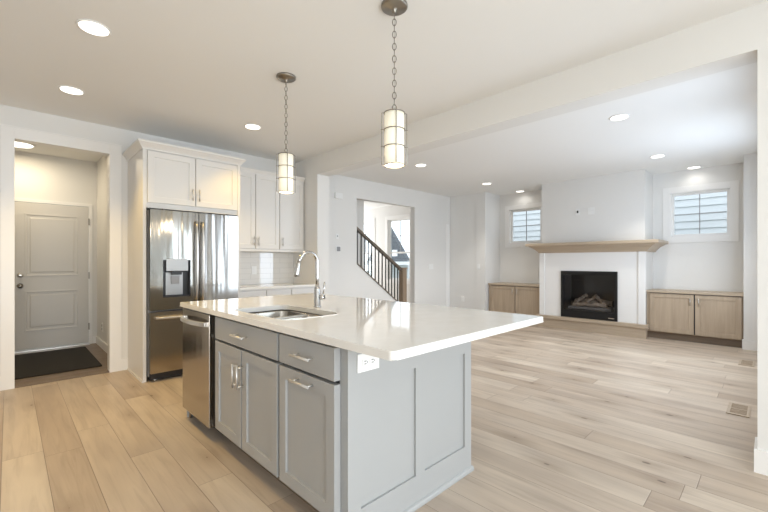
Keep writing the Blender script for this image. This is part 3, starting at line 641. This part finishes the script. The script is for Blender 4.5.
# ------------------------------------------------------------------ pendants
def pendant(x, y, label):
    p = thing('pendant_lamp', (x, y, 1.79), label, 'lamp', 'pendant lamps over the island')
    bm = bmesh.new(); lathe(bm, (x, y, CE), [(0.078, 0), (0.078, -0.012), (0.07, -0.018), (0.02, -0.022), (0.012, -0.03), (0.012, -0.045), (0.004, -0.047)], 36); link('canopy', bm, 'dark_nickel', p)
    bm = bmesh.new(); z = CE-0.045; k = 0
    while z > 2.15:
        u = (0.7, -0.7, 0) if k % 2 else (0.7, 0.7, 0)
        ring(bm, (x, y, z-0.018), 0.021, 0.0028, 14, 6, u, (0, 0, 1), 0.011); z -= 0.036; k += 1
    link('chain', bm, 'dark_nickel', p)
    bm = bmesh.new(); tube(bm, [(x+0.002*math.sin(i), y, CE-0.045-(CE-0.045-2.12)*i/12) for i in range(13)], 0.0018, 6); link('cord', bm, 'nickel', p)
    zt, zb = 2.105, 1.80
    bm = bmesh.new()
    for z in (zt, zt-0.098, zt-0.198, zb-0.002): ring(bm, (x, y, z), 0.0605, 0.003, 40, 6)
    a0 = math.atan2(-y, -x) + 0.14
    for k in range(4):
        a = a0 + k*PI/2; c, s = math.cos(a), math.sin(a)
        r1 = 0.074
        tube(bm, [(x+0.0605*c, y+0.0605*s, zt), (x+r1*c, y+r1*s, zt), (x+r1*c, y+r1*s, zb), (x+0.0605*c, y+0.0605*s, zb-0.002)], 0.0028, 6)
        for z in (zt-0.098, zt-0.198): tube(bm, [(x+0.0605*c, y+0.0605*s, z), (x+(r1+0.006)*c, y+(r1+0.006)*s, z)], 0.0028, 6)
    for a in (a0, a0+PI): tube(bm, [(x+0.0605*math.cos(a), y+0.0605*math.sin(a), zt), (x, y, zt+0.022)], 0.0025, 6)
    ring(bm, (x, y, zt+0.035), 0.013, 0.0022, 16, 6, (0.7, -0.7, 0), (0, 0, 1))
    link('cage', bm, 'dark_nickel', p)
    bm = bmesh.new(); n = 40; rows = []
    for r, z in ((0.0575, zb), (0.0575, zt-0.003), (0.0555, zt-0.003), (0.0555, zb)):
        rows.append([bm.verts.new((x+r*math.cos(2*PI*i/n), y+r*math.sin(2*PI*i/n), z)) for i in range(n)])
    rows.append(rows[0])
    for A, B in zip(rows, rows[1:]):
        for i in range(n): f = bm.faces.new((A[i], A[(i+1) % n], B[(i+1) % n], B[i])); f.smooth = True
    link('lamp_shade', bm, 'shade', p)
    bm = bmesh.new(); lathe(bm, (x, y, zb+0.004), [(0.054, 0), (0.054, 0.004), (0.01, 0.005)], 32); link('diffuser', bm, 'bulb', p)
    ld = bpy.data.lights.new('pendant_bulb', 'POINT'); ld.energy = 3; ld.color = (1, 0.8, 0.55); ld.shadow_soft_size = 0.06
    lo = bpy.data.objects.new('pendant_bulb', ld); COL.objects.link(lo); lo.location = (x, y, 1.74)
pendant(1.622, 1.567, 'nearer caged white pendant lamp on a chain over the island front')
pendant(1.617, 2.79, 'farther caged white pendant lamp on a chain over the sink end')

# ------------------------------------------------------------------ ceiling lights
can0 = None
def can(x, y, label, power, color=WARM, ang=105, rad=0.08):
    global can0
    if can0 is None:
        c = thing('recessed_light', (x, y, CE), label, 'light', 'recessed ceiling lights')
        bm = bmesh.new(); lathe(bm, (x, y, CE), [(0.092, -0.0005), (0.092, -0.005), (0.084, -0.008), (0.080, -0.006)], 36); link('trim_ring', bm, 'trim', c)
        bm = bmesh.new(); lathe(bm, (x, y, CE), [(0.079, -0.005), (0.078, -0.009), (0.002, -0.010)], 36); link('lens', bm, 'can', c)
        can0 = c
    else: c = dup(can0, (x, y, CE), label)
    ld = bpy.data.lights.new('can_lamp', 'SPOT'); ld.energy = power; ld.color = color; ld.spot_size = math.radians(ang); ld.spot_blend = 0.6; ld.shadow_soft_size = 0.07
    lo = bpy.data.objects.new('can_lamp', ld); COL.objects.link(lo); lo.location = (x, y, CE-0.03)
KW = 66; FW = (1.0, 0.97, 0.90)
can(0.394, 3.07, 'round recessed kitchen ceiling light nearest the camera, at upper left', KW)
can(0.396, 4.32, 'round recessed kitchen ceiling light between the doorway and the nearest one', KW)
can(1.944, 4.07, 'round recessed kitchen ceiling light before the upper cabinets, left of the farther pendant', 38)
can(4.543, 1.133, 'largest round recessed family room light, just past the beam at right', 62, FW)
can(4.584, 3.856, 'small recessed family room light right of the nearer pendant shade', 62, FW)
can(6.606, 1.166, 'recessed family room light between the chimney breast and right window', 62, FW)
can(6.571, 3.877, 'recessed family room light above the end of the hall wall', 62, FW)
can(7.80, 0.90, 'recessed light in the niche right above the right small window', 2.5, FW, 165)
can(7.79, 3.80, 'recessed light in the niche above the left small window', 2.5, FW, 165)
fl = thing('flush_ceiling_light', (0.09, 6.69, CE), 'flat round glowing ceiling light in the mudroom', 'light')
bm = bmesh.new(); lathe(bm, (0.09, 6.69, CE), [(0.16, -0.0005), (0.16, -0.02), (0.145, -0.024)], 36); link('base', bm, 'trim', fl)
bm = bmesh.new(); lathe(bm, (0.09, 6.69, CE), [(0.143, -0.022), (0.13, -0.034), (0.01, -0.038)], 36); link('lens', bm, 'can', fl)
ld = bpy.data.lights.new('mudroom_lamp', 'AREA'); ld.shape = 'DISK'; ld.size = 0.26; ld.energy = 11.5; ld.color = (1, 0.84, 0.58)
lo = bpy.data.objects.new('mudroom_lamp', ld); COL.objects.link(lo); lo.location = (0.09, 6.69, CE-0.05)

# ------------------------------------------------------------------ small things on the walls and floor
o = tag(boxes('door_chime', 'plastic', None, [(4.0, 5.262, 2.325, 4.16, 5.3, 2.425)], 0.006), 'white box-shaped door chime high on the stair wall', 'door chime')
o = thing('thermostat', (4.075, 5.3, 1.47), 'small grey square thermostat on the stair wall left of the railing', 'thermostat')
boxes('case', 'plastic', o, [(4.03, 5.285, 1.40, 4.13, 5.3, 1.51)], 0.004); boxes('screen', 'grey_plastic', o, [(4.042, 5.281, 1.415, 4.118, 5.285, 1.495)], 0.002)
o = thing('wall_sensor', (4.06, 5.3, 1.67), 'tiny sensor on the stair wall above the thermostat', 'sensor')
boxes('case', 'plastic', o, [(4.03, 5.288, 1.63, 4.09, 5.3, 1.72)], 0.004); boxes('lens', 'grey_plastic', o, [(4.05, 5.284, 1.665, 4.07, 5.288, 1.69)], 0.002)
def switch_y(x, z, n, label):
    w = 0.07+0.046*(n-1); o = thing('light_switch', (x, 5.3, z), label, 'switch')
    boxes('cover_plate', 'plastic', o, [(x-w/2, 5.293, z-0.058, x+w/2, 5.3, z+0.058)], 0.002)
    for k in range(n):
        xc = x + (k-(n-1)/2)*0.046; boxes('rocker', 'plastic', o, [(xc-0.016, 5.289, z-0.033, xc+0.016, 5.293, z+0.033)], 0.002)
switch_y(6.64, 1.13, 3, 'wide white light switch plate on the stair wall near the corner')
o = thing('light_switch', (7.335, 4.62, 1.12), 'narrow white light switch on the hall end wall', 'switch')
boxes('cover_plate', 'plastic', o, [(7.328, 4.50, 1.065, 7.335, 4.572, 1.18)], 0.002); boxes('rocker', 'plastic', o, [(7.324, 4.52, 1.09, 7.328, 4.552, 1.155)], 0.002)
o = thing('wall_outlet', (7.35, 4.946, 0.39), 'white outlet low on the hall end wall beyond the island', 'outlet')
boxes('cover_plate', 'plastic', o, [(7.343, 4.91, 0.335, 7.35, 4.982, 0.45)], 0.002)
for z in (0.355, 0.40): boxes('socket', 'plastic', o, [(7.34, 4.928, z, 7.343, 4.964, z+0.03)], 0.002)
def register(x, y, label):
    r = thing('floor_register', (x, y, 0), label, 'floor vent', 'floor vents along the wall')
    w, h = 0.17, 0.07
    bm = bmesh.new(); plate(bm, [(x-w, y-h), (x+w, y-h), (x+w, y+h), (x-w, y+h)], [[(x-w+0.03, y-h+0.02), (x-0.008, y-h+0.02), (x-0.008, y+h-0.02), (x-w+0.03, y+h-0.02)], [(x+0.008, y-h+0.02), (x+w-0.03, y-h+0.02), (x+w-0.03, y+h-0.02), (x+0.008, y+h-0.02)]], 0.001, 0.007)
    link('frame', bm, 'oak_y', r)
    boxes('duct', 'toe', r, [(x-w+0.025, y-h+0.015, 0.0005, x+w-0.025, y+h-0.015, 0.0015)])
    lst = []
    for k in range(9):
        for s in (-1, 1):
            xc = x + s*(0.012 + 0.0155*(k+0.5)); lst.append((xc-0.0045, y-h+0.02, 0.0018, xc+0.0045, y+h-0.02, 0.006))
    boxes('grille', 'oak_z', r, lst)
register(4.335, 0.207, 'nearer slotted floor vent in the oak floor along the right wall')
register(6.40, 0.235, 'farther slotted floor vent in the oak floor near the right niche')
